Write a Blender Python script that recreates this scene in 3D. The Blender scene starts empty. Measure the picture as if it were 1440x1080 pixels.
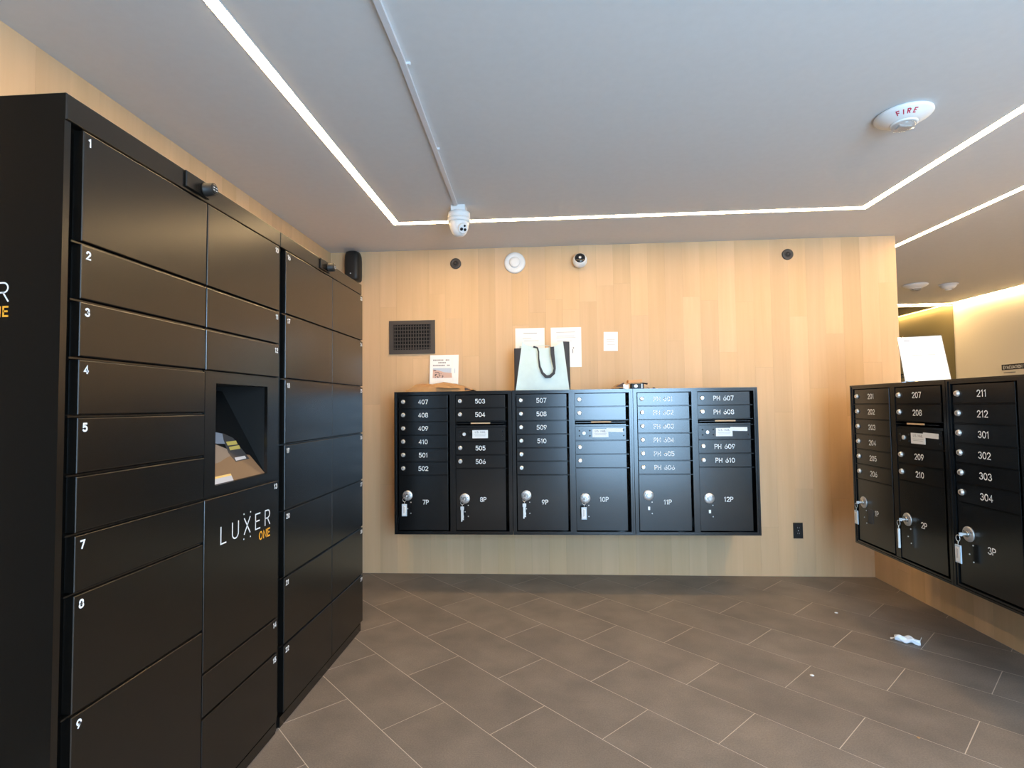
import bpy, bmesh, math, random
from mathutils import Vector, Matrix
random.seed(7)
PI = math.pi
scn = bpy.context.scene
COL = scn.collection

# ------------------------------------------------------------------ camera, world, light, exposure
def look_matrix(yaw, pitch, roll, loc):
    cy, sy, cp, sp = math.cos(yaw), math.sin(yaw), math.cos(pitch), math.sin(pitch)
    f = Vector((sy*cp, cy*cp, sp)); r = Vector((cy, -sy, 0)); u = r.cross(f)
    r2 = r*math.cos(roll) + u*math.sin(roll); u2 = u*math.cos(roll) - r*math.sin(roll)
    m = Matrix((r2, u2, -f)).transposed().to_4x4(); m.translation = loc
    return m
cam_d = bpy.data.cameras.new('camera'); cam = bpy.data.objects.new('camera', cam_d); COL.objects.link(cam)
cam_d.sensor_width = 36.0; cam_d.lens = 18.915; cam_d.clip_start = 0.02
cam.matrix_world = look_matrix(-0.0647, 0.0413, -0.0120, (0, 0, 1.2391))
scn.camera = cam

w = bpy.data.worlds.new('world'); scn.world = w; w.use_nodes = True
w.node_tree.nodes['Background'].inputs[0].default_value = (0.55, 0.75, 1.0, 1)
w.node_tree.nodes['Background'].inputs[1].default_value = 0.3

def area(name, loc, rot, sx, sy, power, color):
    d = bpy.data.lights.new(name, 'AREA'); d.shape = 'RECTANGLE'; d.size = sx; d.size_y = sy
    d.energy = power; d.color = color
    o = bpy.data.objects.new(name, d); COL.objects.link(o); o.location = loc; o.rotation_euler = rot
    return o
# daylight through the street window behind the camera
area('window_daylight', (1.35, -1.44, 1.56), (math.radians(90), 0, 0), 1.75, 1.16, 175, (0.43, 0.70, 1.0))
area('street_daylight', (1.35, -1.44, 0.52), (math.radians(90), 0, 0), 1.75, 0.84, 60, (0.43, 0.70, 1.0))
# fill light added to brighten the lobby, out of sight on the right
area('lobby_fill', (3.9, -1.44, 1.30), (math.radians(90), 0, 0), 1.6, 2.0, 40, (0.75, 0.88, 1.0))
LED_STRENGTH = 54.0
LED_COLOR = (1.0, 0.67, 0.32)
scn.view_settings.view_transform = 'Standard'
scn.view_settings.look = 'None'
scn.view_settings.gamma = 1.0
scn.view_settings.use_curve_mapping = False
scn.view_settings.exposure = 0.0

# ------------------------------------------------------------------ room measures (metres)
H = 2.44            # ceiling
BY = 4.02           # mail wall
LX = -1.656         # left wall
LOCK_X = -1.053     # locker fronts
HX, HT = 2.30, 2.5295   # half wall front and back
FY = -1.5           # wall behind the camera
EX, NY = 5.02, 6.95     # lobby walls

# ------------------------------------------------------------------ materials
def mat(name, col, rough=0.5, metal=0.0, spec=0.5, emit=None, estr=0.0, bump=0.0, bscale=300.0, var=0.0, vscale=4.0, alpha=None, trans=0.0):
    m = bpy.data.materials.new(name); m.use_nodes = True
    nt = m.node_tree; b = nt.nodes['Principled BSDF']
    b.inputs['Base Color'].default_value = (*col, 1); b.inputs['Roughness'].default_value = rough
    b.inputs['Metallic'].default_value = metal; b.inputs['Specular IOR Level'].default_value = spec
    b.inputs['Transmission Weight'].default_value = trans
    if emit: b.inputs['Emission Color'].default_value = (*emit, 1); b.inputs['Emission Strength'].default_value = estr
    geo = nt.nodes.new('ShaderNodeNewGeometry')
    if bump:
        n = nt.nodes.new('ShaderNodeTexNoise'); n.inputs['Scale'].default_value = bscale; n.inputs['Detail'].default_value = 2
        nt.links.new(geo.outputs['Position'], n.inputs['Vector'])
        bp = nt.nodes.new('ShaderNodeBump'); bp.inputs['Strength'].default_value = bump; bp.inputs['Distance'].default_value = 0.001
        nt.links.new(n.outputs['Fac'], bp.inputs['Height']); nt.links.new(bp.outputs['Normal'], b.inputs['Normal'])
    if var:
        n = nt.nodes.new('ShaderNodeTexNoise'); n.inputs['Scale'].default_value = vscale; n.inputs['Detail'].default_value = 4
        nt.links.new(geo.outputs['Position'], n.inputs['Vector'])
        r = nt.nodes.new('ShaderNodeValToRGB')
        r.color_ramp.elements[0].position = 0.3; r.color_ramp.elements[1].position = 0.7
        r.color_ramp.elements[0].color = (*[c*(1-var) for c in col], 1)
        r.color_ramp.elements[1].color = (*[min(1, c*(1+var)) for c in col], 1)
        nt.links.new(n.outputs['Fac'], r.inputs['Fac']); nt.links.new(r.outputs['Color'], b.inputs['Base Color'])
    return m

def wood_mat():
    m = bpy.data.materials.new('oak_plank'); m.use_nodes = True
    nt = m.node_tree; b = nt.nodes['Principled BSDF']; L = nt.links.new
    geo = nt.nodes.new('ShaderNodeNewGeometry'); oi = nt.nodes.new('ShaderNodeObjectInfo')
    off = nt.nodes.new('ShaderNodeVectorMath'); off.operation = 'SCALE'; off.inputs['Scale'].default_value = 37.0
    cmb = nt.nodes.new('ShaderNodeCombineXYZ'); L(oi.outputs['Random'], cmb.inputs[0]); L(oi.outputs['Random'], cmb.inputs[2]); L(cmb.outputs[0], off.inputs[0])
    add = nt.nodes.new('ShaderNodeVectorMath'); add.operation = 'ADD'; L(geo.outputs['Position'], add.inputs[0]); L(off.outputs[0], add.inputs[1])
    mp = nt.nodes.new('ShaderNodeMapping'); mp.inputs['Scale'].default_value = (55, 55, 2.2); L(add.outputs[0], mp.inputs[0])
    n = nt.nodes.new('ShaderNodeTexNoise'); n.inputs['Scale'].default_value = 1.0; n.inputs['Detail'].default_value = 5; n.inputs['Distortion'].default_value = 0.6
    L(mp.outputs[0], n.inputs['Vector'])
    mp2 = nt.nodes.new('ShaderNodeMapping'); mp2.inputs['Scale'].default_value = (9, 9, 0.7); L(add.outputs[0], mp2.inputs[0])
    n2 = nt.nodes.new('ShaderNodeTexNoise'); n2.inputs['Scale'].default_value = 1.0; n2.inputs['Detail'].default_value = 3; L(mp2.outputs[0], n2.inputs['Vector'])
    r = nt.nodes.new('ShaderNodeValToRGB'); r.color_ramp.elements[0].position = 0.32; r.color_ramp.elements[1].position = 0.68
    r.color_ramp.elements[0].color = (0.968, 0.962, 0.953, 1); r.color_ramp.elements[1].color = (1, 1, 1, 1)
    L(n.outputs['Fac'], r.inputs['Fac'])
    r2 = nt.nodes.new('ShaderNodeValToRGB'); r2.color_ramp.elements[0].position = 0.3; r2.color_ramp.elements[1].position = 0.7
    r2.color_ramp.elements[0].color = (0.93, 0.915, 0.89, 1); r2.color_ramp.elements[1].color = (1.03, 1.03, 1.03, 1)
    L(n2.outputs['Fac'], r2.inputs['Fac'])
    m1 = nt.nodes.new('ShaderNodeMixRGB'); m1.blend_type = 'MULTIPLY'; m1.inputs[0].default_value = 1; L(oi.outputs['Color'], m1.inputs[1]); L(r.outputs[0], m1.inputs[2])
    m2 = nt.nodes.new('ShaderNodeMixRGB'); m2.blend_type = 'MULTIPLY'; m2.inputs[0].default_value = 1; L(m1.outputs[0], m2.inputs[1]); L(r2.outputs[0], m2.inputs[2])
    L(m2.outputs[0], b.inputs['Base Color'])
    b.inputs['Roughness'].default_value = 0.55; b.inputs['Specular IOR Level'].default_value = 0.3
    return m

def tile_mat():
    m = bpy.data.materials.new('porcelain_tile'); m.use_nodes = True
    nt = m.node_tree; b = nt.nodes['Principled BSDF']; L = nt.links.new
    geo = nt.nodes.new('ShaderNodeNewGeometry'); oi = nt.nodes.new('ShaderNodeObjectInfo')
    n = nt.nodes.new('ShaderNodeTexNoise'); n.inputs['Scale'].default_value = 5; n.inputs['Detail'].default_value = 6
    L(geo.outputs['Position'], n.inputs['Vector'])
    n2 = nt.nodes.new('ShaderNodeTexNoise'); n2.inputs['Scale'].default_value = 180; n2.inputs['Detail'].default_value = 3
    L(geo.outputs['Position'], n2.inputs['Vector'])
    r = nt.nodes.new('ShaderNodeValToRGB'); r.color_ramp.elements[0].position = 0.3; r.color_ramp.elements[1].position = 0.7
    r.color_ramp.elements[0].color = (0.80, 0.80, 0.80, 1); r.color_ramp.elements[1].color = (1.14, 1.13, 1.11, 1); L(n.outputs['Fac'], r.inputs['Fac'])
    r2 = nt.nodes.new('ShaderNodeValToRGB'); r2.color_ramp.elements[0].position = 0.3; r2.color_ramp.elements[1].position = 0.7
    r2.color_ramp.elements[0].color = (0.82, 0.82, 0.82, 1); r2.color_ramp.elements[1].color = (1.14, 1.14, 1.14, 1); L(n2.outputs['Fac'], r2.inputs['Fac'])
    m1 = nt.nodes.new('ShaderNodeMixRGB'); m1.blend_type = 'MULTIPLY'; m1.inputs[0].default_value = 1; L(oi.outputs['Color'], m1.inputs[1]); L(r.outputs[0], m1.inputs[2])
    m2 = nt.nodes.new('ShaderNodeMixRGB'); m2.blend_type = 'MULTIPLY'; m2.inputs[0].default_value = 1; L(m1.outputs[0], m2.inputs[1]); L(r2.outputs[0], m2.inputs[2])
    L(m2.outputs[0], b.inputs['Base Color'])
    b.inputs['Roughness'].default_value = 0.5; b.inputs['Specular IOR Level'].default_value = 0.35
    bp = nt.nodes.new('ShaderNodeBump'); bp.inputs['Strength'].default_value = 0.12; bp.inputs['Distance'].default_value = 0.001
    L(n2.outputs['Fac'], bp.inputs['Height']); L(bp.outputs[0], b.inputs['Normal'])
    return m

M = {
 'wood': wood_mat(), 'tile': tile_mat(),
 'backing': mat('wall_backing', (0.25, 0.16, 0.09), 0.8),
 'dark_wall': mat('dark_wall', (0.045, 0.032, 0.022), 0.8),  # unseen near stretch kept dark to dim the reflection in the locker side
 'grout': mat('grout', (0.58, 0.50, 0.42), 0.85),
 'ceiling': mat('ceiling_paint', (0.64, 0.64, 0.64), 0.9, spec=0.2, bump=0.15, bscale=120, var=0.015, vscale=30),
 'plaster': mat('wall_plaster', (0.72, 0.66, 0.55), 0.85, spec=0.2, bump=0.1, bscale=150),
 'plain': mat('plain_wall', (0.24, 0.22, 0.20), 0.85, spec=0.2),
 'mirror': mat('tinted_mirror', (0.26, 0.24, 0.15), 0.03, metal=1.0),
 'led': mat('led_diffuser', (0.9, 0.85, 0.75), 0.6, emit=LED_COLOR, estr=LED_STRENGTH),
 'alu': mat('aluminium_channel', (0.7, 0.7, 0.7), 0.35, metal=1.0),
 'box_black': mat('black_powder_coat', (0.004, 0.0045, 0.005), 0.22, spec=0.75, var=0.08, vscale=60),
 'gap': mat('black_gap', (0.008, 0.008, 0.008), 0.8, spec=0.2),
 'lock_body': mat('locker_black_steel', (0.004, 0.0034, 0.0027), 0.26, spec=0.75, var=0.10, vscale=80),
 'chrome': mat('brushed_chrome', (0.84, 0.82, 0.79), 0.38, metal=0.75),
 'steel': mat('satin_steel', (0.80, 0.78, 0.75), 0.45, metal=0.6),
 'plate': mat('lock_plate_metal', (0.62, 0.61, 0.60), 0.40, metal=0.8),
 'core': mat('lock_core_metal', (0.42, 0.41, 0.39), 0.32, metal=1.0),
 'engrave': mat('white_engraving', (0.92, 0.91, 0.89), 0.7),
 'white_print': mat('white_print', (0.86, 0.86, 0.86), 0.6),
 'orange_print': mat('orange_print', (0.90, 0.40, 0.03), 0.6),
 'label_white': mat('white_label', (0.82, 0.82, 0.80), 0.55),
 'label_tan': mat('tan_label', (0.62, 0.42, 0.24), 0.6),
 'ink': mat('dark_ink', (0.06, 0.06, 0.07), 0.7),
 'grey_ink': mat('grey_ink', (0.30, 0.29, 0.29), 0.8),
 'paper': mat('white_paper', (0.86, 0.85, 0.83), 0.8, spec=0.2),
 'white_plastic': mat('white_plastic', (0.80, 0.79, 0.77), 0.42),
 'black_plastic': mat('black_plastic', (0.016, 0.015, 0.014), 0.45, spec=0.3),
 'black_glass': mat('black_lens_glass', (0.012, 0.012, 0.014), 0.08, spec=0.8),
 'grille': mat('dark_bronze_grille', (0.055, 0.045, 0.038), 0.5, bump=0.05),
 'clear': mat('clear_lens', (0.85, 0.85, 0.86), 0.06, trans=0.9),
 'red': mat('red_print', (0.55, 0.03, 0.07), 0.6),
 'mint': mat('mint_canvas', (0.58, 0.72, 0.73), 0.8, spec=0.2, bump=0.25, bscale=700, var=0.03, vscale=25),
 'charcoal': mat('charcoal_canvas', (0.055, 0.058, 0.066), 0.85, spec=0.2, bump=0.2, bscale=700),
 'kraft': mat('kraft_paper', (0.40, 0.235, 0.11), 0.7, spec=0.25, bump=0.2, bscale=200, var=0.08, vscale=18),
 'dark_brown': mat('dark_lining', (0.06, 0.04, 0.04), 0.7),
 'orange_card': mat('orange_card', (0.75, 0.36, 0.13), 0.6),
 'acrylic': mat('acrylic_sheet', (0.9, 0.9, 0.9), 0.05, trans=0.95),
 'tissue': mat('white_tissue', (0.85, 0.87, 0.90), 0.85, spec=0.1),
 'blue_tag': mat('pale_blue_tag', (0.50, 0.60, 0.68), 0.4),
 'raceway': mat('white_raceway', (0.66, 0.66, 0.68), 0.5),
 'screen': mat('touch_screen', (0.008, 0.008, 0.008), 0.12, spec=0.12),
 'scr_brown': mat('screen_brown', (0.02, 0.02, 0.02), 0.15, emit=(0.20, 0.115, 0.055), estr=1.0),
 'scr_blue': mat('screen_blue', (0.02, 0.02, 0.02), 0.15, emit=(0.16, 0.20, 0.27), estr=1.0),
 'scr_pink': mat('screen_pale', (0.02, 0.02, 0.02), 0.15, emit=(0.22, 0.17, 0.13), estr=1.0),
 'scr_dark': mat('screen_dark', (0.01, 0.01, 0.01), 0.15, emit=(0.035, 0.036, 0.04), estr=1.0),
 'scr_yellow': mat('screen_yellow', (0.02, 0.02, 0.02), 0.15, emit=(0.42, 0.36, 0.09), estr=1.0),
 'scr_white': mat('screen_white', (0.02, 0.02, 0.02), 0.15, emit=(0.55, 0.55, 0.58), estr=1.0),
 'scr_amber': mat('screen_amber', (0.02, 0.02, 0.02), 0.15, emit=(0.85, 0.56, 0.18), estr=1.0),
 'sky_print': mat('sky_print', (0.50, 0.58, 0.68), 0.8), 'sand_print': mat('sand_print', (0.62, 0.42, 0.34), 0.8),
 'dim_grey': mat('dull_grey', (0.045, 0.047, 0.052), 0.3),
}

# ------------------------------------------------------------------ mesh helpers
class MB:
    def __init__(s): s.v = []; s.f = []; s.sm = []
    def add(s, vs, fs, smooth=False):
        b = len(s.v); s.v += [tuple(v) for v in vs]; s.f += [tuple(i+b for i in f) for f in fs]; s.sm += [smooth]*len(fs)
        return s
    def box(s, x0, x1, y0, y1, z0, z1, ch=0.0):
        """axis box; ch chamfers the four edges of the y0 (front) face"""
        if ch:
            vs = [(x0,y1,z0),(x1,y1,z0),(x1,y1,z1),(x0,y1,z1),(x0,y0+ch,z0),(x1,y0+ch,z0),(x1,y0+ch,z1),(x0,y0+ch,z1),
                  (x0+ch,y0,z0+ch),(x1-ch,y0,z0+ch),(x1-ch,y0,z1-ch),(x0+ch,y0,z1-ch)]
            fs = [(0,3,2,1),(0,1,5,4),(1,2,6,5),(2,3,7,6),(3,0,4,7),(4,5,9,8),(5,6,10,9),(6,7,11,10),(7,4,8,11),(8,9,10,11)]
        else:
            vs = [(x0,y0,z0),(x1,y0,z0),(x1,y1,z0),(x0,y1,z0),(x0,y0,z1),(x1,y0,z1),(x1,y1,z1),(x0,y1,z1)]
            fs = [(0,3,2,1),(4,5,6,7),(0,1,5,4),(1,2,6,5),(2,3,7,6),(3,0,4,7)]
        return s.add(vs, fs)
    def rounded(s, x0, x1, y0, y1, z0, z1, r, n=4):
        """box whose front (y0) edges are rounded with radius r"""
        rings = [(0.0, y1)] + [(r*(1-math.cos(PI/2*i/n)), y0+r*(1-math.sin(PI/2*i/n))) for i in range(n+1)]
        vs = [p for e, y in rings for p in ((x0+e,y,z0+e),(x1-e,y,z0+e),(x1-e,y,z1-e),(x0+e,y,z1-e))]
        fs = [(4*i+k, 4*i+(k+1) % 4, 4*i+4+(k+1) % 4, 4*i+4+k) for i in range(len(rings)-1) for k in range(4)]
        b = 4*(len(rings)-1); fs += [(b, b+1, b+2, b+3), (3, 2, 1, 0)]
        return s.add(vs, fs)
    def lathe(s, prof, c, axis='y', seg=24, smooth=True):
        """prof: (radius, height along axis) pairs, outward order"""
        c = Vector(c); vs = []; fs = []
        A = {'x': (Vector((0,1,0)), Vector((0,0,1)), Vector((1,0,0))), 'y': (Vector((0,0,1)), Vector((1,0,0)), Vector((0,1,0))),
             'z': (Vector((1,0,0)), Vector((0,1,0)), Vector((0,0,1)))}[axis] if isinstance(axis, str) else axis
        for (r, h) in prof:
            for i in range(seg):
                a = 2*PI*i/seg
                vs.append(c + A[0]*(r*math.cos(a)) + A[1]*(r*math.sin(a)) + A[2]*h)
        n = len(prof)
        for j in range(n-1):
            for i in range(seg):
                k = (i+1) % seg
                fs.append((j*seg+i, j*seg+k, (j+1)*seg+k, (j+1)*seg+i))
        s.add(vs, fs, smooth)
        b = len(s.v) - len(vs)
        s.f.append(tuple(b+i for i in reversed(range(seg)))); s.f.append(tuple(b+(n-1)*seg+i for i in range(seg))); s.sm += [False, False]
        return s
    def tube(s, pts, r, seg=8, closed=False, flat=1.0, flatdir=None):
        pts = [Vector(p) for p in pts]; n = len(pts); vs = []; fs = []
        up = Vector((0,0,1))
        for i, p in enumerate(pts):
            a = pts[(i-1) % n] if (closed or i > 0) else p; b = pts[(i+1) % n] if (closed or i < n-1) else p
            t = (b-a).normalized()
            q = up if abs(t.dot(up)) < 0.95 else Vector((0,1,0))
            if flatdir: q = Vector(flatdir)
            u = t.cross(q).normalized(); v = u.cross(t).normalized()
            for k in range(seg):
                th = 2*PI*k/seg
                vs.append(p + u*(r*math.cos(th)) + v*(r*flat*math.sin(th)))
        m = n if closed else n-1
        for i in range(m):
            j = (i+1) % n
            for k in range(seg):
                l = (k+1) % seg
                fs.append((i*seg+k, i*seg+l, j*seg+l, j*seg+k))
        if not closed:
            fs.append(tuple(reversed(range(seg)))); fs.append(tuple((n-1)*seg+k for k in range(seg)))
        return s.add(vs, fs, True)
    def prism(s, poly, fn, d0, d1):
        """polygon poly (a,b) mapped by fn(a,b,d), extruded from d0 to d1"""
        n = len(poly)
        vs = [fn(a, b, d0) for a, b in poly] + [fn(a, b, d1) for a, b in poly]
        fs = [tuple(range(n)), tuple(reversed(range(n, 2*n)))] + [(i, i+n, (i+1) % n + n, (i+1) % n) for i in range(n)]
        return s.add(vs, fs)
    def grid(s, fn, nu, nv, smooth=True):
        vs = [fn(i/nu, j/nv) for j in range(nv+1) for i in range(nu+1)]
        fs = [(j*(nu+1)+i, j*(nu+1)+i+1, (j+1)*(nu+1)+i+1, (j+1)*(nu+1)+i) for j in range(nv) for i in range(nu)]
        return s.add(vs, fs, smooth)
    def mesh(s, name, m, fix=True):
        me = bpy.data.meshes.new(name); me.from_pydata(s.v, [], s.f); me.polygons.foreach_set('use_smooth', s.sm)
        if m: me.materials.append(m)
        if fix:
            bm = bmesh.new(); bm.from_mesh(me); bmesh.ops.recalc_face_normals(bm, faces=bm.faces); bm.to_mesh(me); bm.free()
        me.update(); return me

def link(name, me, parent=None, loc=(0,0,0), rot=None):
    o = bpy.data.objects.new(name, me); COL.objects.link(o); o.location = loc
    if rot: o.rotation_euler = rot
    if parent: o.parent = parent
    return o
def obj(name, mb, m, parent=None, loc=(0,0,0), rot=None, fix=True):
    return link(name, mb.mesh(name, m, fix), parent, loc, rot)
def tag(o, label, cat, group=None):
    o['label'] = label; o['category'] = cat
    if group: o['group'] = group
    return o
def thing(name, label, cat, loc, rz=0.0, group=None):
    o = bpy.data.objects.new(name, None); COL.objects.link(o); o.location = loc; o.rotation_euler = (0, 0, rz); o.empty_display_size = 0.05
    return tag(o, label, cat, group)
def struct(name, mb, m):
    o = obj(name, mb, m); o['kind'] = 'structure'; return o
CACHE = {}
def shared(key, make, m):
    if key not in CACHE: CACHE[key] = make().mesh(key[0] if isinstance(key, tuple) else key, m)
    return CACHE[key]

# ------------------------------------------------------------------ single-stroke lettering (engraved look)
def arc(cx, cy, rx, ry, a0, a1, n=9):
    return [(cx+rx*math.cos(math.radians(a0+(a1-a0)*i/n)), cy+ry*math.sin(math.radians(a0+(a1-a0)*i/n))) for i in range(n+1)]
GL = {
 '0': (0.62, [arc(.31,.5,.31,.5,0,360,16)]),
 '1': (0.34, [[(.02,.80),(.22,1),(.22,0)]]),
 '2': (0.60, [arc(.29,.72,.28,.28,170,-35,9) + [(.0,0),(.6,0)]]),
 '3': (0.60, [arc(.29,.745,.26,.255,160,-80,8) + arc(.29,.27,.31,.27,80,-160,9)]),
 '4': (0.62, [[(.45,0),(.45,1),(0,.28),(.62,.28)]]),
 '5': (0.60, [[(.54,1),(.08,1),(.04,.55)] + arc(.28,.32,.31,.32,130,-150,10)]),
 '6': (0.60, [[(.42,1)] + arc(.30,.31,.30,.31,150,-210,14)]),
 '7': (0.58, [[(0,1),(.58,1),(.2,0)]]),
 '8': (0.60, [arc(.30,.745,.25,.255,-90,270,14), arc(.30,.25,.30,.25,90,450,14)]),
 '9': (0.60, [[(.18,0)] + arc(.30,.69,.30,.31,-30,330,14)]),
 'A': (0.66, [[(0,0),(.33,1),(.66,0)],[(.12,.34),(.54,.34)]]),
 'C': (0.64, [arc(.33,.5,.33,.5,50,310,12)]),
 'E': (0.52, [[(.52,1),(0,1),(0,0),(.52,0)],[(0,.52),(.44,.52)]]),
 'F': (0.52, [[(.52,1),(0,1),(0,0)],[(0,.5),(.44,.5)]]),
 'H': (0.62, [[(0,0),(0,1)],[(.62,0),(.62,1)],[(0,.5),(.62,.5)]]),
 'I': (0.10, [[(.05,0),(.05,1)]]),
 'L': (0.48, [[(0,1),(0,0),(.48,0)]]),
 'M': (0.74, [[(0,0),(0,1),(.37,.3),(.74,1),(.74,0)]]),
 'N': (0.62, [[(0,0),(0,1),(.62,0),(.62,1)]]),
 'O': (0.66, [arc(.33,.5,.33,.5,0,360,16)]),
 'P': (0.56, [[(0,0),(0,1),(.3,1)] + arc(.3,.735,.26,.265,90,-90,8) + [(0,.47)]]),
 'R': (0.58, [[(0,0),(0,1),(.3,1)] + arc(.3,.735,.26,.265,90,-90,8) + [(0,.47)],[(.28,.47),(.58,0)]]),
 'S': (0.56, [arc(.28,.74,.26,.26,40,270,9) + arc(.28,.25,.28,.25,90,-140,9)[1:]]),
 'T': (0.58, [[(0,1),(.58,1)],[(.29,1),(.29,0)]]),
 'U': (0.60, [[(0,1),(0,.3)] + arc(.30,.3,.30,.3,180,360,10) + [(.6,1)]]),
 'V': (0.62, [[(0,1),(.31,0),(.62,1)]]),
 'X': (0.62, [[(0,0),(.62,1)],[(0,1),(.62,0)]]),
 '.': (0.10, [[(.05,0),(.05,.02)]]), ' ': (0.40, []),
}
def text_width(t, gap=0.22): return sum(GL[c][0] for c in t) + gap*(len(t)-1)
def stroke_text(t, h, thick, fn, gap=0.22, align='c'):
    """fn(a, b) maps flat text coordinates (metres) to 3D; returns an MB of ribbons with round ends"""
    mb = MB(); W = text_width(t, gap)*h; x = {'c': -W/2, 'l': 0, 'r': -W}[align]; hw = thick/2
    for c in t:
        wd, lines = GL[c]
        for ln in lines:
            P = [(x+a*h, b*h) for a, b in ln]; L = []; R = []; n = len(P)
            for i, p in enumerate(P):
                a = P[max(i-1, 0)]; b = P[min(i+1, n-1)]
                d1 = Vector((p[0]-a[0], p[1]-a[1])); d2 = Vector((b[0]-p[0], b[1]-p[1]))
                if d1.length < 1e-9: d1 = d2
                if d2.length < 1e-9: d2 = d1
                d1.normalize(); d2.normalize(); t_ = d1+d2
                t_ = t_.normalized() if t_.length > 0.2 else d2
                k = min(1.6, 1/max(0.4, t_.dot(d2)))
                nx, ny = -t_.y*hw*k, t_.x*hw*k
                e = Vector((0, 0))
                if i == 0: e = -d2*hw*0.7
                if i == n-1: e = d1*hw*0.7
                L.append((p[0]+nx+e.x, p[1]+ny+e.y)); R.append((p[0]-nx+e.x, p[1]-ny+e.y))
            vs = [fn(*q) for q in L] + [fn(*q) for q in R]
            mb.add(vs, [(i, i+n, i+n+1, i+1) for i in range(n-1)])
        x += (wd+gap)*h
    return mb
def face_text(name, t, h, thick, cx, zb, y, m, parent, gap=0.22, align='c'):
    """lettering standing on a front face at depth y of the parent's frame (x right, z up)"""
    return obj(name, stroke_text(t, h, thick, lambda a, b: (cx+a, y, zb+b), gap, align), m, parent, fix=False)

# ------------------------------------------------------------------ room shell
struct('floor', MB().box(LX, EX, FY, NY, -0.10, -0.0009), M['grout'])
fl = bpy.data.objects['floor']
# tiles: running bond laid at 45 degrees
def clip(poly, a, b, c):                    # keep a*x+b*y<=c
    out = []
    for i in range(len(poly)):
        p, q = poly[i], poly[(i+1) % len(poly)]; fp, fq = a*p[0]+b*p[1]-c, a*q[0]+b*q[1]-c
        if fp <= 0: out.append(p)
        if fp*fq < 0:
            t = fp/(fp-fq); out.append((p[0]+(q[0]-p[0])*t, p[1]+(q[1]-p[1])*t))
    return out
S0, SW, T0, TW = 2.664, 0.411, -4.455, 0.858
g = 0.0022                                  # half joint, in (x+y) units
for i in range(-11, 9):
    s1 = S0-SW*i; s0 = s1-SW
    for j in range(-6, 9):
        t0 = T0+TW*j+(TW/2 if i % 2 else 0); t1 = t0+TW
        quad = [((s+t)/2, (s-t)/2) for s, t in ((s0+g, t0+g), (s0+g, t1-g), (s1-g, t1-g), (s1-g, t0+g))]
        p = quad
        for (a, b, c) in ((-1,0,-LX-0.002),(1,0,HX-0.002),(0,-1,-0.9),(0,1,BY-0.002)):
            p = clip(p, a, b, c)
            if len(p) < 3: break
        if len(p) < 3: continue
        area_ = abs(sum(p[k][0]*p[(k+1) % len(p)][1]-p[(k+1) % len(p)][0]*p[k][1] for k in range(len(p))))/2
        if area_ < 0.00005: continue
        mb = MB().prism(p, lambda a, b, d: (a, b, d), -0.0009, random.uniform(-0.0003, 0.0))
        o = obj('tile', mb, M['tile'], fl)
        k = random.uniform(0.94, 1.06); o.color = (0.200*k, 0.170*k, 0.146*k, 1)

struct('ceiling', MB().box(LX, EX, FY, NY, H, H+0.1), M['ceiling'])
struct('wall_back', MB().box(LX-0.1, HT, BY, BY+0.18, 0, H), M['backing'])
struct('wall_left', MB().box(LX-0.15, LX-0.0, FY, BY, 0, H), M['dark_wall'])
struct('wall_right', MB().box(HX+0.012, HT, -0.4, BY, 0, 1.33), M['plain'])
struct('wall_front', MB().box(LX, 0.45, FY-0.1, FY, 0, H).box(2.25, 3.1, FY-0.1, FY, 0, H).box(4.7, EX, FY-0.1, FY, 0, H)
       .box(0.45, 2.25, FY-0.1, FY, 0, 0.08).box(0.45, 2.25, FY-0.1, FY, 2.18, H).box(3.1, 4.7, FY-0.1, FY, 2.30, H), M['plain'])
struct('wall_east', MB().box(EX, EX+0.1, FY, NY, 0, H), M['plaster'])
struct('wall_north', MB().box(LX, EX, NY, NY+0.1, 0, H), M['plain'])
wbk, wlf, wrt = (bpy.data.objects[n] for n in ('wall_back', 'wall_left', 'wall_right'))
WOOD = (0.67, 0.45, 0.255)
def plank_color(o):
    k = random.uniform(0.94, 1.05); wv = random.uniform(-0.025, 0.025)
    o.color = (WOOD[0]*k, WOOD[1]*k*(1-wv*0.3), WOOD[2]*k*(1-wv*1.6), 1)
PW = 0.1265
known = {1: 1.525, 3: 1.735, 9: 1.615, 10: 2.0, 12: 1.705, 14: 1.90, 16: 2.13, 20: 1.94, 24: 1.62, 26: 2.10, 7: 1.50, 5: 0.62, 18: 0.72, 11: 0.80, 22: 1.05, 29: 0.66}
zg = 0.00025
for k in range(34):
    x1 = HT-PW*k; x0 = max(x1-PW, LX)
    if x1 - x0 < 0.01: continue
    z = known.get(k, random.uniform(0.5, 2.1)); cuts = [0.0, z, H]
    if z > 1.45: cuts.insert(1, z-random.uniform(1.15, 1.4))
    elif z < 0.95: cuts.insert(2, z+random.uniform(1.2, 1.4))
    for a, b in zip(cuts, cuts[1:]):
        d = random.uniform(0, 0.0006)
        o = obj('plank', MB().box(x0+zg, x1-zg, BY-0.0005-d, BY+0.003, a+zg, b-zg), M['wood'], wbk); plank_color(o)
for k in range(44):                         # left wall boards, above and behind the lockers
    y1 = BY-0.003-PW*k; y0 = y1-PW
    if y1 < 0.95: break                     # boards cut short so the locker side reflects unseen dark wall
    cuts = [0, random.uniform(0.9, 2.2), H] if k % 3 else [0, H]
    for a, b in zip(cuts, cuts[1:]):
        o = obj('plank', MB().box(LX-0.003, LX+0.0005+random.uniform(0, .0005), y0+zg, y1-zg, a+zg, b-zg), M['wood'], wlf); plank_color(o)
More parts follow.
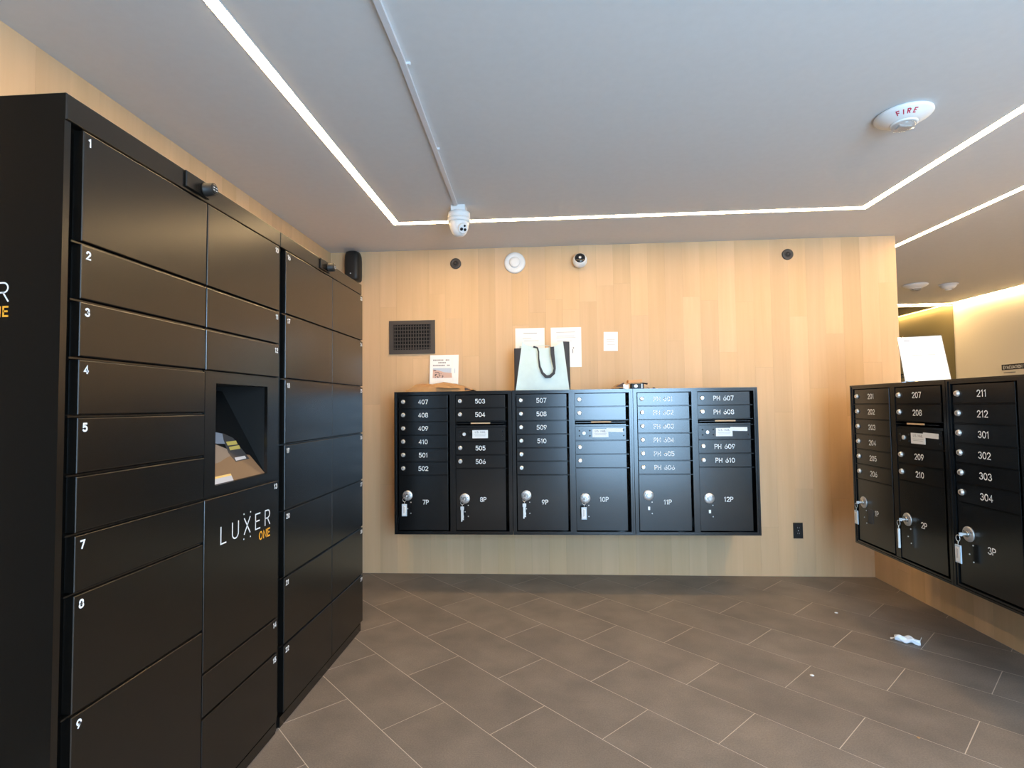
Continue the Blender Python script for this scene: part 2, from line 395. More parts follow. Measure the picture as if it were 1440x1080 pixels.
for k in range(34):                         # half wall boards
    y1 = BY-0.003-PW*k; y0 = y1-PW
    cuts = [0, random.uniform(0.12, 0.3), 1.33] if k % 4 == 2 else [0, 1.33]
    for a, b in zip(cuts, cuts[1:]):
        o = obj('plank', MB().box(HX-random.uniform(0, .0005), HX+0.012, y0+zg, y1-zg, a+zg, b-zg), M['wood'], wrt); plank_color(o)

# tinted mirror on the far lobby wall
mr = thing('wall_mirror', 'tall dark tinted mirror covering the far lobby wall beyond the half wall', 'mirror', (3.8, NY, 0))
obj('glass', MB().box(-1.6, 1.215, -0.012, -0.004, 0.02, H-0.03), M['mirror'], mr)
obj('edge_trim', MB().box(-1.62, 1.216, -0.004, -0.0005, 0.0, H-0.02), M['alu'], mr)

# ------------------------------------------------------------------ LED strips in the ceiling
def strip_poly(pts, wd):
    """mitred outline polygons of a path, one quad per leg"""
    P = [Vector((a, b)) for a, b in pts]; n = len(P); L = []; R = []
    for i in range(n):
        d1 = (P[i]-P[i-1]).normalized() if i else (P[1]-P[0]).normalized()
        d2 = (P[i+1]-P[i]).normalized() if i < n-1 else d1
        t = (d1+d2).normalized(); k = 1/t.dot(d2); nn = Vector((-t.y, t.x))*(wd/2*k)
        L.append(P[i]+nn); R.append(P[i]-nn)
    return [[L[i], L[i+1], R[i+1], R[i]] for i in range(n-1)]
def led_strip(name, label, pts, wd=0.040):
    t = thing(name, label, 'ceiling light', (pts[0][0], pts[0][1], H), 0, 'linear lights in the ceiling')
    ox, oy = pts[0]
    for q in strip_poly(pts, wd):
        obj('diffuser', MB().prism([(v.x-ox, v.y-oy) for v in q], lambda a, b, d: (a, b, d), -0.0032, -0.0006), M['led'], t)
    m = MB()
    for q, p in zip(strip_poly(pts, wd+0.006), strip_poly(pts, wd+0.0004)):
        m.prism([(v.x-ox, v.y-oy) for v in q], lambda a, b, d: (a, b, d), -0.0006, -0.0001)
        for lip in ([q[0], q[1], p[1], p[0]], [p[3], p[2], q[2], q[3]]):      # side lips added to block the diffuser's sideways light
            m.prism([(v.x-ox, v.y-oy) for v in lip], lambda a, b, d: (a, b, d), -0.0022, -0.0006)
    obj('channel', m, M['white_plastic'], t)
led_strip('led_strip', 'warm white LED line bent twice across the mail room ceiling', [(-0.966, -1.3), (-0.966, 3.41), (1.970, 3.41), (1.970, -1.3)])
led_strip('led_strip', 'straight warm white LED line on the ceiling behind the half wall', [(2.70, 6.85), (2.70, -1.3)])
led_strip('led_strip', 'warm white LED line along the top of the mirror and plaster wall', [(2.6, 6.915), (4.985, 6.915), (4.985, -1.3)], 0.040)

# ------------------------------------------------------------------ cluster mailboxes
UW, UH, UD = 0.797, 0.953, 0.430
ROW = 0.0896; FR = 0.024                     # row pitch, outer flange
CX = [(0.028, 0.378), (0.416, 0.766)]        # column openings
TOPZ = UH-FR                                 # top of the doors
DW = 0.334                                   # door width; the rest of the opening is the hinge gap on the right
def rows_z(col):
    if col == 0: return [TOPZ-ROW*i for i in range(7)]
    return [TOPZ, TOPZ-ROW, TOPZ-2*ROW, TOPZ-2.42*ROW, TOPZ-3.5*ROW, TOPZ-4.5*ROW, TOPZ-5.5*ROW]
def frame_mb():
    m = MB()
    m.box(0.0008, FR, 0, 0.03, 0, UH).box(UW-FR, UW-0.0008, 0, 0.03, 0, UH).box(FR, UW-FR, 0, 0.03, UH-FR+0.002, UH).box(FR, UW-FR, 0, 0.03, 0, FR-0.004)
    m.box(CX[0][1], CX[1][0], 0.003, 0.03, FR-0.004, UH-FR+0.002)                       # middle post
    m.box(0.0008, 0.012, -0.004, 0.0, 0, UH).box(UW-0.012, UW-0.0008, -0.004, 0, 0, UH)  # raised outer lips
    m.box(0.012, UW-0.012, -0.004, 0, UH-0.010, UH).box(0.012, UW-0.012, -0.004, 0, 0, 0.010)
    for c in (0, 1):
        zs = rows_z(c)
        for z in zs[1:]:
            m.box(CX[c][0], CX[c][1], 0.0015, 0.022, z-0.0014, z+0.0014)                    # shelf edges between doors
    return m
def body_mb():
    m = MB()
    m.box(0.003, 0.010, 0.03, UD, 0.003, UH-0.003).box(UW-0.010, UW-0.003, 0.03, UD, 0.003, UH-0.003)
    m.box(0.010, UW-0.010, 0.03, UD, UH-0.010, UH-0.003).box(0.010, UW-0.010, 0.03, UD, 0.003, 0.010)
    m.box(0.010, UW-0.010, 0.20, 0.205, 0.010, UH-0.010)
    return m
def door_mb(wd, ht): return MB().rounded(0, wd, 0, 0.014, 0.0022, ht-0.0022, 0.0016, 2)
def cyl_mb(r, d, seg=20, ch=0.0015): return MB().lathe([(r, 0), (r, -d+ch), (r-ch, -d)], (0, 0, 0), 'y', seg)
def add_lock(door, x, z):
    o = link('lock', shared('cam_lock', lambda: MB().lathe([(0.0145, 0), (0.0145, -0.003), (0.0115, -0.004), (0.0115, -0.009), (0.0098, -0.0105)], (0,0,0), 'y', 20), M['chrome']), door, (x, 0, z))
    return o
def add_slot(door, x, z):
    return link('keyhole', shared('keyhole', lambda: MB().box(-0.0012, 0.0012, -0.0004, 0, -0.005, 0.005), M['gap']), door, (x, -0.0105, z))
def mail_unit(loc, rz, label, col1, col2, parcels, extra_label, patch=False, numbers2=True):
    t = thing('mailbox_unit', label, 'mailbox', loc, rz, 'black cluster mailboxes')
    link('cabinet', shared('cabinet', body_mb, M['box_black']), t)
    link('frame', shared('frame', frame_mb, M['box_black']), t)
    yd = 0.006
    def door(c, z1, z0, nm='door'):
        return link(nm, shared((nm, round(z1-z0, 4)), lambda: door_mb(DW, z1-z0), M['box_black']), t, (CX[c][0]+0.001, yd, z0))
    def small(c, z1, z0, num):
        d = door(c, z1, z0); hz = (z1-z0)/2
        add_lock(d, 0.030, hz+0.002); add_slot(d, 0.030, hz+0.002)
        if num: face_text('number', num, 0.0275, 0.0041, DW*0.50, hz-0.0135, -0.0006, M['engrave'], d, 0.24)
    z = rows_z(0)
    for i in range(6): small(0, z[i], z[i+1], col1[i])
    z2 = rows_z(1)
    small(1, z2[0], z2[1], col2[0]); small(1, z2[1], z2[2], col2[1])
    # outgoing mail slot
    sl = link('mail_slot', shared('slot_plate', lambda: MB().box(0, DW, 0.004, 0.016, 0.0005, 0.010).box(0, DW, 0.09, 0.094, 0, 0.42*ROW), M['box_black']), t, (CX[1][0]+0.001, yd, z2[3]))
    link('slot_opening', shared('slot_opening', lambda: MB().box(0.0, DW, 0.080, 0.084, 0.006, 0.42*ROW-0.002), M['gap']), sl)
    link('flap', shared('flap', lambda: MB().add([(0.02,0.03,0.010),(DW-0.02,0.03,0.010),(DW-0.004,-0.012,0.022),(0.004,-0.012,0.022),(0.02,0.031,0.013),(DW-0.02,0.031,0.013),(DW-0.004,-0.012,0.025),(0.004,-0.012,0.025)],
         [(0,1,2,3),(4,7,6,5),(0,4,5,1),(1,5,6,2),(2,6,7,3),(3,7,4,0)]), M['box_black']), sl)
    fl_ = link('flap_label', shared('flap_label', lambda: MB().box(0.105, 0.235, -0.0135, -0.0122, 0.0215, 0.0295), M['label_tan']), sl); fl_['label'] = 'tan strip on the mail slot flap'
    # outgoing door
    d = door(1, z2[3], z2[4], 'outgoing_door'); hz = (z2[3]-z2[4])/2
    link('lock', shared('small_lock', lambda: cyl_mb(0.0115, 0.006), M['steel']), d, (0.058, 0, hz))
    for sx, sz in ((0.028, hz+0.017), (0.028, hz-0.017), (0.097, hz+0.017), (0.097, hz-0.017), (0.318, hz+0.02), (0.318, hz-0.017)):
        link('screw', shared('screw', lambda: MB().lathe([(0.0052, 0), (0.0045, -0.003)], (0,0,0), 'y', 10), M['black_plastic']), d, (sx, 0, sz))
    lb = link('mail_label', shared('mail_label', lambda: MB().box(0.113, 0.218, -0.0012, 0, -0.027, 0.027), M['label_white']), d, (0, 0, hz)); lb['label'] = 'white paper label lettered U.S. MAIL'
    face_text('label_text', 'U.S. MAIL', 0.0115, 0.0022, 0.1655, hz+0.008, -0.0016, M['grey_ink'], d, 0.28)
    link('text_line', shared('text_line', lambda: MB().box(0.125, 0.206, -0.0015, -0.0012, -0.004, -0.0025).box(0.13, 0.20, -0.0015, -0.0012, -0.012, -0.0105), M['grey_ink']), d, (0, 0, hz))
    if extra_label:
        o = link('strip_label', shared('strip_label', lambda: MB().box(0.205, 0.312, -0.0022, -0.0014, 0.012, 0.037), M['label_white']), d, (0, 0, hz), (0, 0.02, 0))
    small(1, z2[4], z2[5], col2[2]); small(1, z2[5], z2[6], col2[3])
    # parcel doors
    for c, ztop, lz, nz, nm in ((0, z[6], 0.135, 0.193, parcels[0]), (1, z2[6], 0.200, 0.220, parcels[1])):
        if nm is None and False: continue
        d = door(c, ztop, FR, 'parcel_door'); hh = ztop-FR
        link('lock_plate', shared('lock_plate', lambda: MB().lathe([(0.034, 0), (0.034, -0.003), (0.031, -0.0055), (0.012, -0.006)], (0,0,0), 'y', 28), M['plate']), d, (0.059, 0, hh-lz))
        link('lock', shared('lock_core', lambda: MB().lathe([(0.0135, -0.006), (0.0135, -0.012), (0.012, -0.0135)], (0,0,0), 'y', 20), M['core']), d, (0.059, 0, hh-lz))
        for a in (155, 25):
            link('rivet', shared('rivet', lambda: MB().lathe([(0.0036, -0.0050), (0.0034, -0.0064)], (0,0,0), 'y', 8), M['ink']), d, (0.059+0.023*math.cos(math.radians(a)), 0, hh-lz+0.023*math.sin(math.radians(a))))
        for sx, sz in ((0.0, -0.088), (0.022, -0.045), (0.022, -0.118)):
            link('screw', shared('tiny_screw', lambda: MB().lathe([(0.0036, 0), (0.003, -0.002)], (0,0,0), 'y', 8), M['steel']), d, (0.059+sx, 0, hh-lz+sz))
        if nm in ('11P', '12P'): link('label_stub', shared('label_stub', lambda: MB().box(-0.007, 0.007, -0.0025, 0, -0.012, 0.010, 0.001), M['steel']), d, (0.061, 0, hh-lz-0.084))
        if nm: face_text('number', nm, 0.0275, 0.0041, DW*0.545, hh-nz, -0.0006, M['engrave'], d, 0.24)
    if patch:
        d2 = link('door_patch', MB().box(0.10, 0.15, -0.0012, 0, 0, 0.082).mesh('door_patch', M['dim_grey']), t, (CX[0][0], yd, z[6]-0.245)); d2['label'] = 'dark grey patch beside the lock'  # plain dark grey rectangle on the parcel door, right of the lock
    return t
BX = -1.033; BZ = 0.391
bank_y = BY-UD-0.0035
mail_unit((BX, bank_y, BZ), 0, 'black mailbox unit on the wood wall numbered 407 to 506, nearest the lockers', ['407','408','409','410','501','502'], ['503','504','505','506'], ['7P','8P'], False)
mail_unit((BX+UW+0.0015, bank_y, BZ), 0, 'black mailbox unit on the wood wall numbered 507 to 510, middle of three', ['507','508','509','510',None,None], [None]*4, ['9P','10P'], True)
mail_unit((BX+2*UW+0.003, bank_y, BZ), 0, 'black mailbox unit on the wood wall numbered PH 601 to PH 610', ['PH 601','PH 602','PH 603','PH 604','PH 605','PH 606'], ['PH 607','PH 608','PH 609','PH 610'], ['11P','12P'], True)
RY = 3.444; RXF = HX-UD-0.004
mail_unit((RXF, RY, BZ-0.004), -PI/2, 'black mailbox unit on the half wall numbered 201 to 210, under the leaning notice', ['201','202','203','204','205','206'], ['207','208','209','210'], ['1P','2P'], True, patch=True)
mail_unit((RXF, RY-UW-0.0015, BZ-0.004), -PI/2, 'black mailbox unit on the half wall numbered 211 to 304, cut by the frame edge', ['211','212','301','302','303','304'], [None]*4, ['3P',None], False)

# keys left hanging in parcel locks
def key_set(label, loc, rz, style):
    """origin at the lock core's face; x right, y into the door"""
    t = thing('key_set', label, 'keys', loc, rz, 'keys hanging from the parcel locks')
    obj('key', MB().box(-0.0012, 0.0012, -0.016, 0.004, -0.004, 0.004).box(-0.001, 0.001, -0.029, -0.014, -0.009, 0.007), M['steel'], t)
    ring = [(0.0 - 0.011 + 0.012*math.cos(a), -0.026, -0.020 + 0.014*math.sin(a)) for a in [2*PI*i/16 for i in range(16)]]
    obj('key_ring', MB().tube(ring, 0.0013, 6, True), M['chrome'], t)
    x = -0.012
    if style == 'tag':
        obj('tag_loop', MB().tube([(x, -0.0262, -0.032), (x+0.002, -0.0265, -0.042), (x, -0.0262, -0.050)], 0.0014, 6), M['chrome'], t)
        obj('tag', MB().box(x-0.0175, x+0.0175, -0.029, -0.024, -0.130, -0.050, 0.002), M['blue_tag'], t)
        obj('tag_card', MB().box(x-0.0125, x+0.0125, -0.0295, -0.029, -0.124, -0.058), M['label_white'], t)
        obj('tag_lines', MB().box(x-0.006, x-0.004, -0.0299, -0.0295, -0.110, -0.064).box(x-0.001, x+0.001, -0.0299, -0.0295, -0.108, -0.068), M['grey_ink'], t)
    elif style == 'edge':                                     # tag turned edge-on
        obj('tag_loop', MB().tube([(x, -0.0262, -0.032), (x, -0.0265, -0.050)], 0.002, 6), M['chrome'], t)
        obj('tag', MB().box(x-0.003, x+0.003, -0.031, -0.021, -0.150, -0.050, 0.001), M['label_white'], t)
    else:                                                     # bunch of keys
        obj('tag_loop', MB().tube([(x, -0.0262, -0.032), (x, -0.0265, -0.046)], 0.0018, 6), M['chrome'], t)
        for dx, ln in ((-0.004, 0.098), (0.004, 0.088)):
            obj('hanging_key', MB().box(x+dx-0.0075, x+dx+0.0075, -0.027+dx*0.3, -0.025+dx*0.3, -0.068, -0.046).box(x+dx-0.004, x+dx+0.004, -0.027+dx*0.3, -0.025+dx*0.3, -0.046-ln, -0.066)
                .box(x+dx+0.004, x+dx+0.0065, -0.027+dx*0.3, -0.025+dx*0.3, -0.12, -0.105).box(x+dx+0.004, x+dx+0.006, -0.027+dx*0.3, -0.025+dx*0.3, -0.135, -0.126), M['steel'], t)
    return t
ZL = [rows_z(0)[6]-0.135, rows_z(1)[6]-0.200]
def lock_pos(unit, c):
    if unit < 3: return (BX+unit*(UW+0.0015)+CX[c][0]+0.060, bank_y+0.006-0.0135, BZ+ZL[c]), 0
    return (RXF+0.006-0.0135, RY-(unit-3)*(UW+0.0015)-CX[c][0]-0.060, BZ-0.004+ZL[c]), -PI/2
for u, c, st, lb in ((0,0,'tag','keys with a pale tag hanging from the lock of parcel box 7P'), (0,1,'bunch','bunch of steel keys hanging from the lock of parcel box 8P'),
                     (1,0,'bunch','bunch of steel keys hanging from the lock of parcel box 9P'), (1,1,'tag','keys with a pale tag hanging from the lock of parcel box 10P'),
                     (3,0,'tag','keys with a pale blue tag hanging from the lock of parcel box 1P'), (3,1,'edge','key ring with an edge-on tag hanging from the lock of parcel box 2P'),
                     (4,0,'tag','keys with a pale blue tag hanging from the lock of parcel box 3P')):
    p, r = lock_pos(u, c); key_set(lb, p, r, st)

# ------------------------------------------------------------------ parcel lockers
LH = 1.948; LTOP = 1.884; LROW = 0.1315; LBOT = 0.043
def zrow(n): return LTOP-LROW*n
def num_text(door, t, x, z, right=False):
    face_text('number', t, 0.0165, 0.0042, x, z, -0.0007, M['white_print'], door, 0.30, 'r' if right else 'l')
def locker(y0, wd, label, col_x, cols, first):
    """frame: x along the front (left to right), y into the wall, z up"""
    t = thing('parcel_locker', label, 'locker', (LOCK_X, y0, 0), PI/2)
    D = 0.58
    m = MB()
    if first:                                   # hollow round the kiosk recess
        m.box(0.006, 0.535, 0.026, D, 0.02, LH-0.004).box(0.880, wd-0.006, 0.026, D, 0.02, LH-0.004)
        m.box(0.535, 0.880, 0.026, D, 0.02, 0.975).box(0.535, 0.880, 0.026, D, 1.345, LH-0.004).box(0.535, 0.880, 0.21, D, 0.975, 1.345)
    else: m.box(0.006, wd-0.006, 0.026, D, 0.02, LH-0.004)
    obj('cabinet', m, M['lock_body'], t)
    m = MB().box(0, 0.016, 0.006, D, 0.0, LTOP+0.004) if first else MB().box(0.001, 0.016, 0.012, D, 0.0, LTOP+0.004)
    sp = obj('side_panel', m, M['lock_body'], t)
    obj('side_panel', MB().box(wd-0.016, wd-0.0005, 0.008 if first else 0.010, D, 0.0, LTOP+0.004), M['lock_body'], t)
    obj('header', MB().rounded(0.0 if first else 0.002, wd-0.0005, 0.002, D, LTOP+0.004, LH, 0.003), M['lock_body'], t)
    obj('plinth', MB().box(0.0165, wd-0.0165, 0.003, 0.030, 0.0, LBOT-0.004), M['lock_body'], t)
    xs = [c for cx in col_x for c in cx]
    obj('centre_rail', MB().box(col_x[0][1]-0.004, col_x[1][0]+0.004, 0.014, 0.026, LBOT, LTOP), M['gap'], t)
    for ci, doors in enumerate(cols):
        for d in doors[1:]:
            e = 0.018 if ci == 0 else 0
            obj('door_rail', MB().box(-e, col_x[ci][1]-col_x[ci][0], 0.005, 0.026, -0.001, 0.003), M['lock_body'], t, (col_x[ci][0], 0, zrow(d[1])))
    kiosk = None; special = {}
    for ci, doors in enumerate(cols):
        xa, xb = col_x[ci]
        for (nm, r0, r1) in doors:
            za, zb = zrow(r1)+0.0055, zrow(r0)-0.0020
            if nm == 'kiosk':
                ox0, ox1, oz0, oz1 = 0.548-xa, 0.866-xa, 0.999-za, 1.3235-za
                W, Hh = xb-xa, zb-za
                mb = MB().box(0, ox0, 0, 0.012, 0, Hh).box(ox1, W, 0, 0.012, 0, Hh).box(ox0, ox1, 0, 0.012, 0, oz0).box(ox0, ox1, 0, 0.012, oz1, Hh)
                kiosk = obj('kiosk_panel', mb, M['lock_body'], t, (xa, 0, za)); kiosk['label'] = 'locker panel with a recessed tilted touch screen'
                e = 0.002
                obj('recess', MB().box(ox0-e-0.004, ox0-e, 0.012, 0.20, oz0-0.006, oz1+e).box(ox1+e, ox1+e+0.004, 0.012, 0.20, oz0-0.006, oz1+e).box(ox0-e, ox1+e, 0.012, 0.20, oz1+e, oz1+e+0.004)
                    .box(ox0-e, ox1+e, 0.20, 0.204, oz0, oz1+e), M['black_plastic'], kiosk)
                # tilted touch screen
                sv = Vector((0, 0.17, 0.31)).normalized(); nv = Vector((0, -sv.z, sv.y))
                base = Vector((0, 0.010, 1.0-za))
                def on(a, s, d=0.0): return Vector((a-xa, 0, 0)) + base + sv*s + nv*d
                obj('touch_screen', MB().prism([(0.545, -0.004), (0.870, -0.004), (0.870, 0.352), (0.545, 0.352)], on, -0.006, 0.0), M['screen'], kiosk)
                for nm2, mt, poly, lift in (
                    ('screen_backdrop', 'scr_brown', [(0.550, 0.0), (0.866, 0.0), (0.830, 0.080), (0.735, 0.098), (0.550, 0.10)], 0.0006),
                    ('screen_glow', 'scr_blue', [(0.600, 0.20), (0.690, 0.186), (0.750, 0.172), (0.735, 0.135), (0.68, 0.140), (0.60, 0.155)], 0.0010),
                    ('screen_hand', 'scr_pink', [(0.57, 0.155), (0.640, 0.150), (0.72, 0.114), (0.728, 0.091), (0.679, 0.082), (0.642, 0.072), (0.56, 0.066)], 0.0010),
                    ('screen_phone', 'scr_dark', [(0.735, 0.178), (0.783, 0.155), (0.816, 0.066), (0.729, 0.063), (0.712, 0.10), (0.722, 0.15)], 0.0014),
                    ('screen_stripe', 'scr_yellow', [(0.729, 0.128), (0.789, 0.128), (0.791, 0.143), (0.730, 0.143)], 0.0018),
                    ('screen_stripe', 'scr_yellow', [(0.729, 0.109), (0.792, 0.110), (0.795, 0.124), (0.731, 0.122)], 0.0018),
                    ('screen_tag', 'scr_white', [(0.731, 0.067), (0.797, 0.069), (0.797, 0.080), (0.732, 0.079)], 0.0018),
                    ('screen_label', 'scr_white', [(0.552, 0.0), (0.664, 0.0), (0.666, 0.018), (0.552, 0.018)], 0.0014),
                    ('screen_label', 'scr_amber', [(0.552, 0.018), (0.666, 0.018), (0.667, 0.025), (0.552, 0.025)], 0.0014)):
                    obj(nm2, MB().prism(poly, on, 0.0002, lift), M[mt], kiosk)
                continue
            d = link('door', shared(('locker_door', round(xb-xa, 4), round(zb-za, 4)), lambda: MB().rounded(0, xb-xa, 0, 0.024, 0, zb-za, 0.003), M['lock_body']), t, (xa, -0.003, za))
            W, Hh = xb-xa, zb-za
            if nm == '6': pass                  # this door has lost its numeral
            elif ci == 0: num_text(d, nm, 0.014, Hh-0.030)
            else: num_text(d, nm, W-0.010, Hh-0.028, True)
            special[nm] = d
    return t, sp, special, kiosk
LY0 = 1.102
ta, sideA, dA, kio = locker(LY0, 0.961, 'tall black parcel locker with numbered doors and a touch screen, nearest the camera', [(0.040, 0.4885), (0.4935, 0.944)],
   [[('1',0,2),('2',2,3),('3',3,4),('4',4,5),('5',5,6),('6',6,7),('7',7,8),('8',8,10),('9',10,14)],
    [('10',0,2),('11',2,3),('12',3,4),('kiosk',4,7),('13',7,11),('14',11,12),('15',12,14)]], True)
tb, _, dB, _ = locker(LY0+0.962, 0.945, 'tall black parcel locker of fourteen equal doors beside the wood wall', [(0.036, 0.509), (0.5125, 0.9445)],
   [[(str(16+i), 2*i, 2*i+2) for i in range(7)], [(str(23+i), 2*i, 2*i+2) for i in range(7)]], False)
def luxer(parent, fn, s):
    """wordmark: thin spaced LUXER with four dots around the X, bold orange ONE below; s = letter height, origin at baseline left"""
    x = 0
    for ch in 'LUXER':
        obj('logo_letter', stroke_text(ch, s, s*0.085, lambda a, b, x=x: fn(a+x, b), 0.62, 'l'), M['white_print'], parent, fix=False)
        x += (GL[ch][0]+0.62)*s
    wtot = text_width('LUXER', 0.62)*s
    xx = (GL['L'][0]+0.62+GL['U'][0]+0.62+GL['X'][0]/2)*s
    m2 = MB()
    for sx in (-0.36, 0.36):
        for zz in (1.30, -0.30):
            q = s*0.045; cx, cz = xx+sx*s, zz*s
            m2.add([fn(cx-q, cz-q), fn(cx+q, cz-q), fn(cx+q, cz+q), fn(cx-q, cz+q)], [(0,1,2,3)])
    obj('logo_dots', m2, M['white_print'], parent, fix=False)
    m3 = stroke_text('ONE', s*0.50, s*0.10, lambda a, b: fn(wtot+a, b-s*0.80), 0.36, 'r'); obj('logo_word', m3, M['orange_print'], parent, fix=False)
d13 = dA['13']; ox, oz = d13.location.x, d13.location.z
sL = 0.0535
luxer(d13, lambda a, b: (1.678-LY0-ox+a*(0.305/(text_width('LUXER', 0.62)*sL)), -0.0007, 0.8085-oz+b), sL)
# the same mark on the side that faces the door: it reads along +x of the room
s2 = 0.041; w2 = text_width('LUXER', 0.62)*s2
luxer(sideA, lambda a, b: (-0.0007, (-1.181-LOCK_X)*-1 + (w2*1.0 - a), 1.4835+b), s2)
# status cameras on the headers
for (yy, lb) in ((1.579, 'small round black camera on the locker header nearest the viewer, above the numeral 1 door'), (2.522, 'small round black camera on the far locker header, beside the corner speaker')):
    c = thing('locker_camera', lb, 'camera', (LOCK_X-0.0015, yy, 1.922), PI/2, 'cameras on the locker headers')
    obj('bracket', MB().box(-0.088, 0.020, -0.0065, -0.0005, -0.024, 0.024, 0.002), M['lock_body'], c)
    obj('camera_body', MB().lathe([(0.021, -0.0065), (0.021, -0.010), (0.019, -0.011), (0.019, -0.034), (0.0175, -0.036)], (0,0,0), 'y', 20), M['black_plastic'], c)
    obj('camera_lens', MB().lathe([(0.0145, -0.036), (0.0145, -0.0375), (0.012, -0.038)], (0,0,0), 'y', 16), M['black_glass'], c)
    for sx, sz in ((-0.006, 0.004), (0.006, 0.004), (-0.006, -0.004), (0.006, -0.004)):
        obj('indicator', MB().box(sx-0.0030, sx+0.0030, -0.0386, -0.038, sz-0.001, sz+0.001), M['white_print'], c)

# ------------------------------------------------------------------ fittings on the mail wall
WY = BY-0.0012
for X, Z, R, lb in ((-0.678, 2.328, 0.041, 'small round black wall fitting high above the vent grille'), (1.770, 2.324, 0.040, 'small round black wall fitting high at the right end of the wood wall')):
    t = thing('round_fitting', lb, 'wall fitting', (X, WY, Z), 0, 'round black fittings on the wood wall')
    obj('cover', MB().lathe([(R, 0), (R, -0.008), (R-0.004, -0.012), (R*0.55, -0.012), (R*0.5, -0.009)], (0,0,0), 'y', 28), M['grille'], t)
    obj('inner_ring', MB().lathe([(R*0.42, -0.009), (R*0.42, -0.014), (R*0.30, -0.015)], (0,0,0), 'y', 20), M['black_plastic'], t)
    obj('centre', MB().lathe([(R*0.16, -0.012), (R*0.16, -0.018), (R*0.1, -0.019)], (0,0,0), 'y', 14), M['grille'], t)
t = thing('wall_detector', 'round white detector with a raised centre disc on the wood wall', 'detector', (-0.228, WY, 2.320))
obj('base', MB().lathe([(0.080, 0), (0.080, -0.010), (0.074, -0.018), (0.050, -0.022), (0.046, -0.018)], (0,0,0), 'y', 36), M['white_plastic'], t)
obj('centre_disc', MB().lathe([(0.040, -0.016), (0.040, -0.030), (0.035, -0.036), (0.018, -0.038)], (0,0,0), 'y', 32), M['white_plastic'], t)
t = thing('ball_camera', 'white ball security camera with a black lens on the wood wall', 'camera', (0.258, WY, 2.316))
obj('base', MB().lathe([(0.050, 0), (0.050, -0.018), (0.047, -0.022)], (0,0,0), 'y', 32), M['white_plastic'], t)
ax = Vector((-0.03, -0.97, 0.26)).normalized(); u1 = ax.cross(Vector((0,0,1))).normalized(); u2 = u1.cross(ax)
R = 0.054
obj('ball', MB().lathe([(R*math.sin(a), R*math.cos(a)) for a in [math.radians(q) for q in (170,150,130,110,95,80,65,54,48)]] + [(0.0385, R*0.69)], (0, -0.045, -0.004), (u1, u2, ax), 32), M['white_plastic'], t)
obj('lens', MB().lathe([(0.0385, R*0.67), (0.0380, R*0.74), (0.030, R*0.84), (0.018, R*0.90)], (0, -0.045, -0.004), (u1, u2, ax), 28), M['black_glass'], t)
obj('lens_ring', MB().lathe([(0.010, R*0.88), (0.010, R*0.92), (0.006, R*0.91)], (0, -0.045, -0.004), (u1, u2, ax), 16), M['steel'], t)

t = thing('vent_grille', 'dark rectangular air vent grille with crossed bars on the wood wall', 'vent', (-1.0165, WY, 1.772))
gw, gh = 0.176, 0.127
obj('backing', MB().box(-gw+0.01, gw-0.01, -0.003, 0, -gh+0.01, gh-0.01), M['gap'], t)
obj('frame', MB().box(-gw, -gw+0.034, -0.012, 0, -gh, gh).box(gw-0.034, gw, -0.012, 0, -gh, gh).box(-gw+0.034, gw-0.034, -0.012, 0, gh-0.030, gh).box(-gw+0.034, gw-0.034, -0.012, 0, -gh, -gh+0.032), M['grille'], t)
for i in range(14):
    x = -gw+0.044+i*(2*(gw-0.044)/13)
    link('blade', shared('vblade', lambda: MB().box(-0.0022, 0.0022, -0.010, -0.003, -gh+0.032, gh-0.030), M['grille']), t, (x, 0, 0))
for i in range(7):
    z = -gh+0.045+i*((2*gh-0.09)/6)
    link('cross_bar', shared('hblade', lambda: MB().box(-gw+0.034, gw-0.034, -0.0075, -0.003, -0.003, 0.003), M['grille']), t, (0, 0, z))

t = thing('wall_outlet', 'black double power outlet low on the wood wall near the half wall', 'outlet', (1.780, WY, 0.325))
obj('cover_plate', MB().box(-0.0335, 0.0335, -0.006, 0, -0.056, 0.056, 0.003), M['black_plastic'], t)
for sz in (0.020, -0.020):
    rcp = obj('receptacle', MB().box(-0.0165, 0.0165, -0.0085, -0.006, sz-0.0145, sz+0.0145, 0.0015), M['black_plastic'], t)
    for sx in (-0.006, 0.006): obj('pin_slot', MB().box(sx-0.0013, sx+0.0013, -0.0089, -0.0085, sz-0.003, sz+0.007), M['grey_ink'], rcp)
obj('screw', MB().lathe([(0.003, -0.006), (0.0025, -0.0075)], (0,0,0), 'y', 10), M['steel'], t)

# notices taped to the wall
def notice(label, x0, x1, z0, z1, lines, rot=0.0, grp='paper notices on the wood wall'):
    t = thing('paper_notice', label, 'notice', ((x0+x1)/2, BY-0.0014, (z0+z1)/2), 0, grp); t.rotation_euler = (0, rot, 0)
    hw, hh = (x1-x0)/2, (z1-z0)/2
    def sheet(u, v):
        x = -hw+2*hw*u; z = -hh+2*hh*v
        return (x, -0.0006-0.004*max(0, (0.12-v)/0.12)*u, z)
    obj('sheet', MB().grid(sheet, 6, 8), M['paper'], t)
    m = MB()
    for (a, b, zf, th) in lines:
        m.add([(-hw+2*hw*a, -0.0012, hh-2*hh*zf-th/2), (-hw+2*hw*b, -0.0012, hh-2*hh*zf-th/2), (-hw+2*hw*b, -0.0012, hh-2*hh*zf+th/2), (-hw+2*hw*a, -0.0012, hh-2*hh*zf+th/2)], [(0,1,2,3)])
    obj('print_lines', m, M['grey_ink'], t, fix=False)
    return t
notice('white paper notice taped on the wood wall, lower part behind the tote bag', -0.231, -0.012, 1.525, 1.823, [(0.28,0.74,0.13,0.004),(0.25,0.55,0.26,0.002),(0.3,0.8,0.32,0.002)])
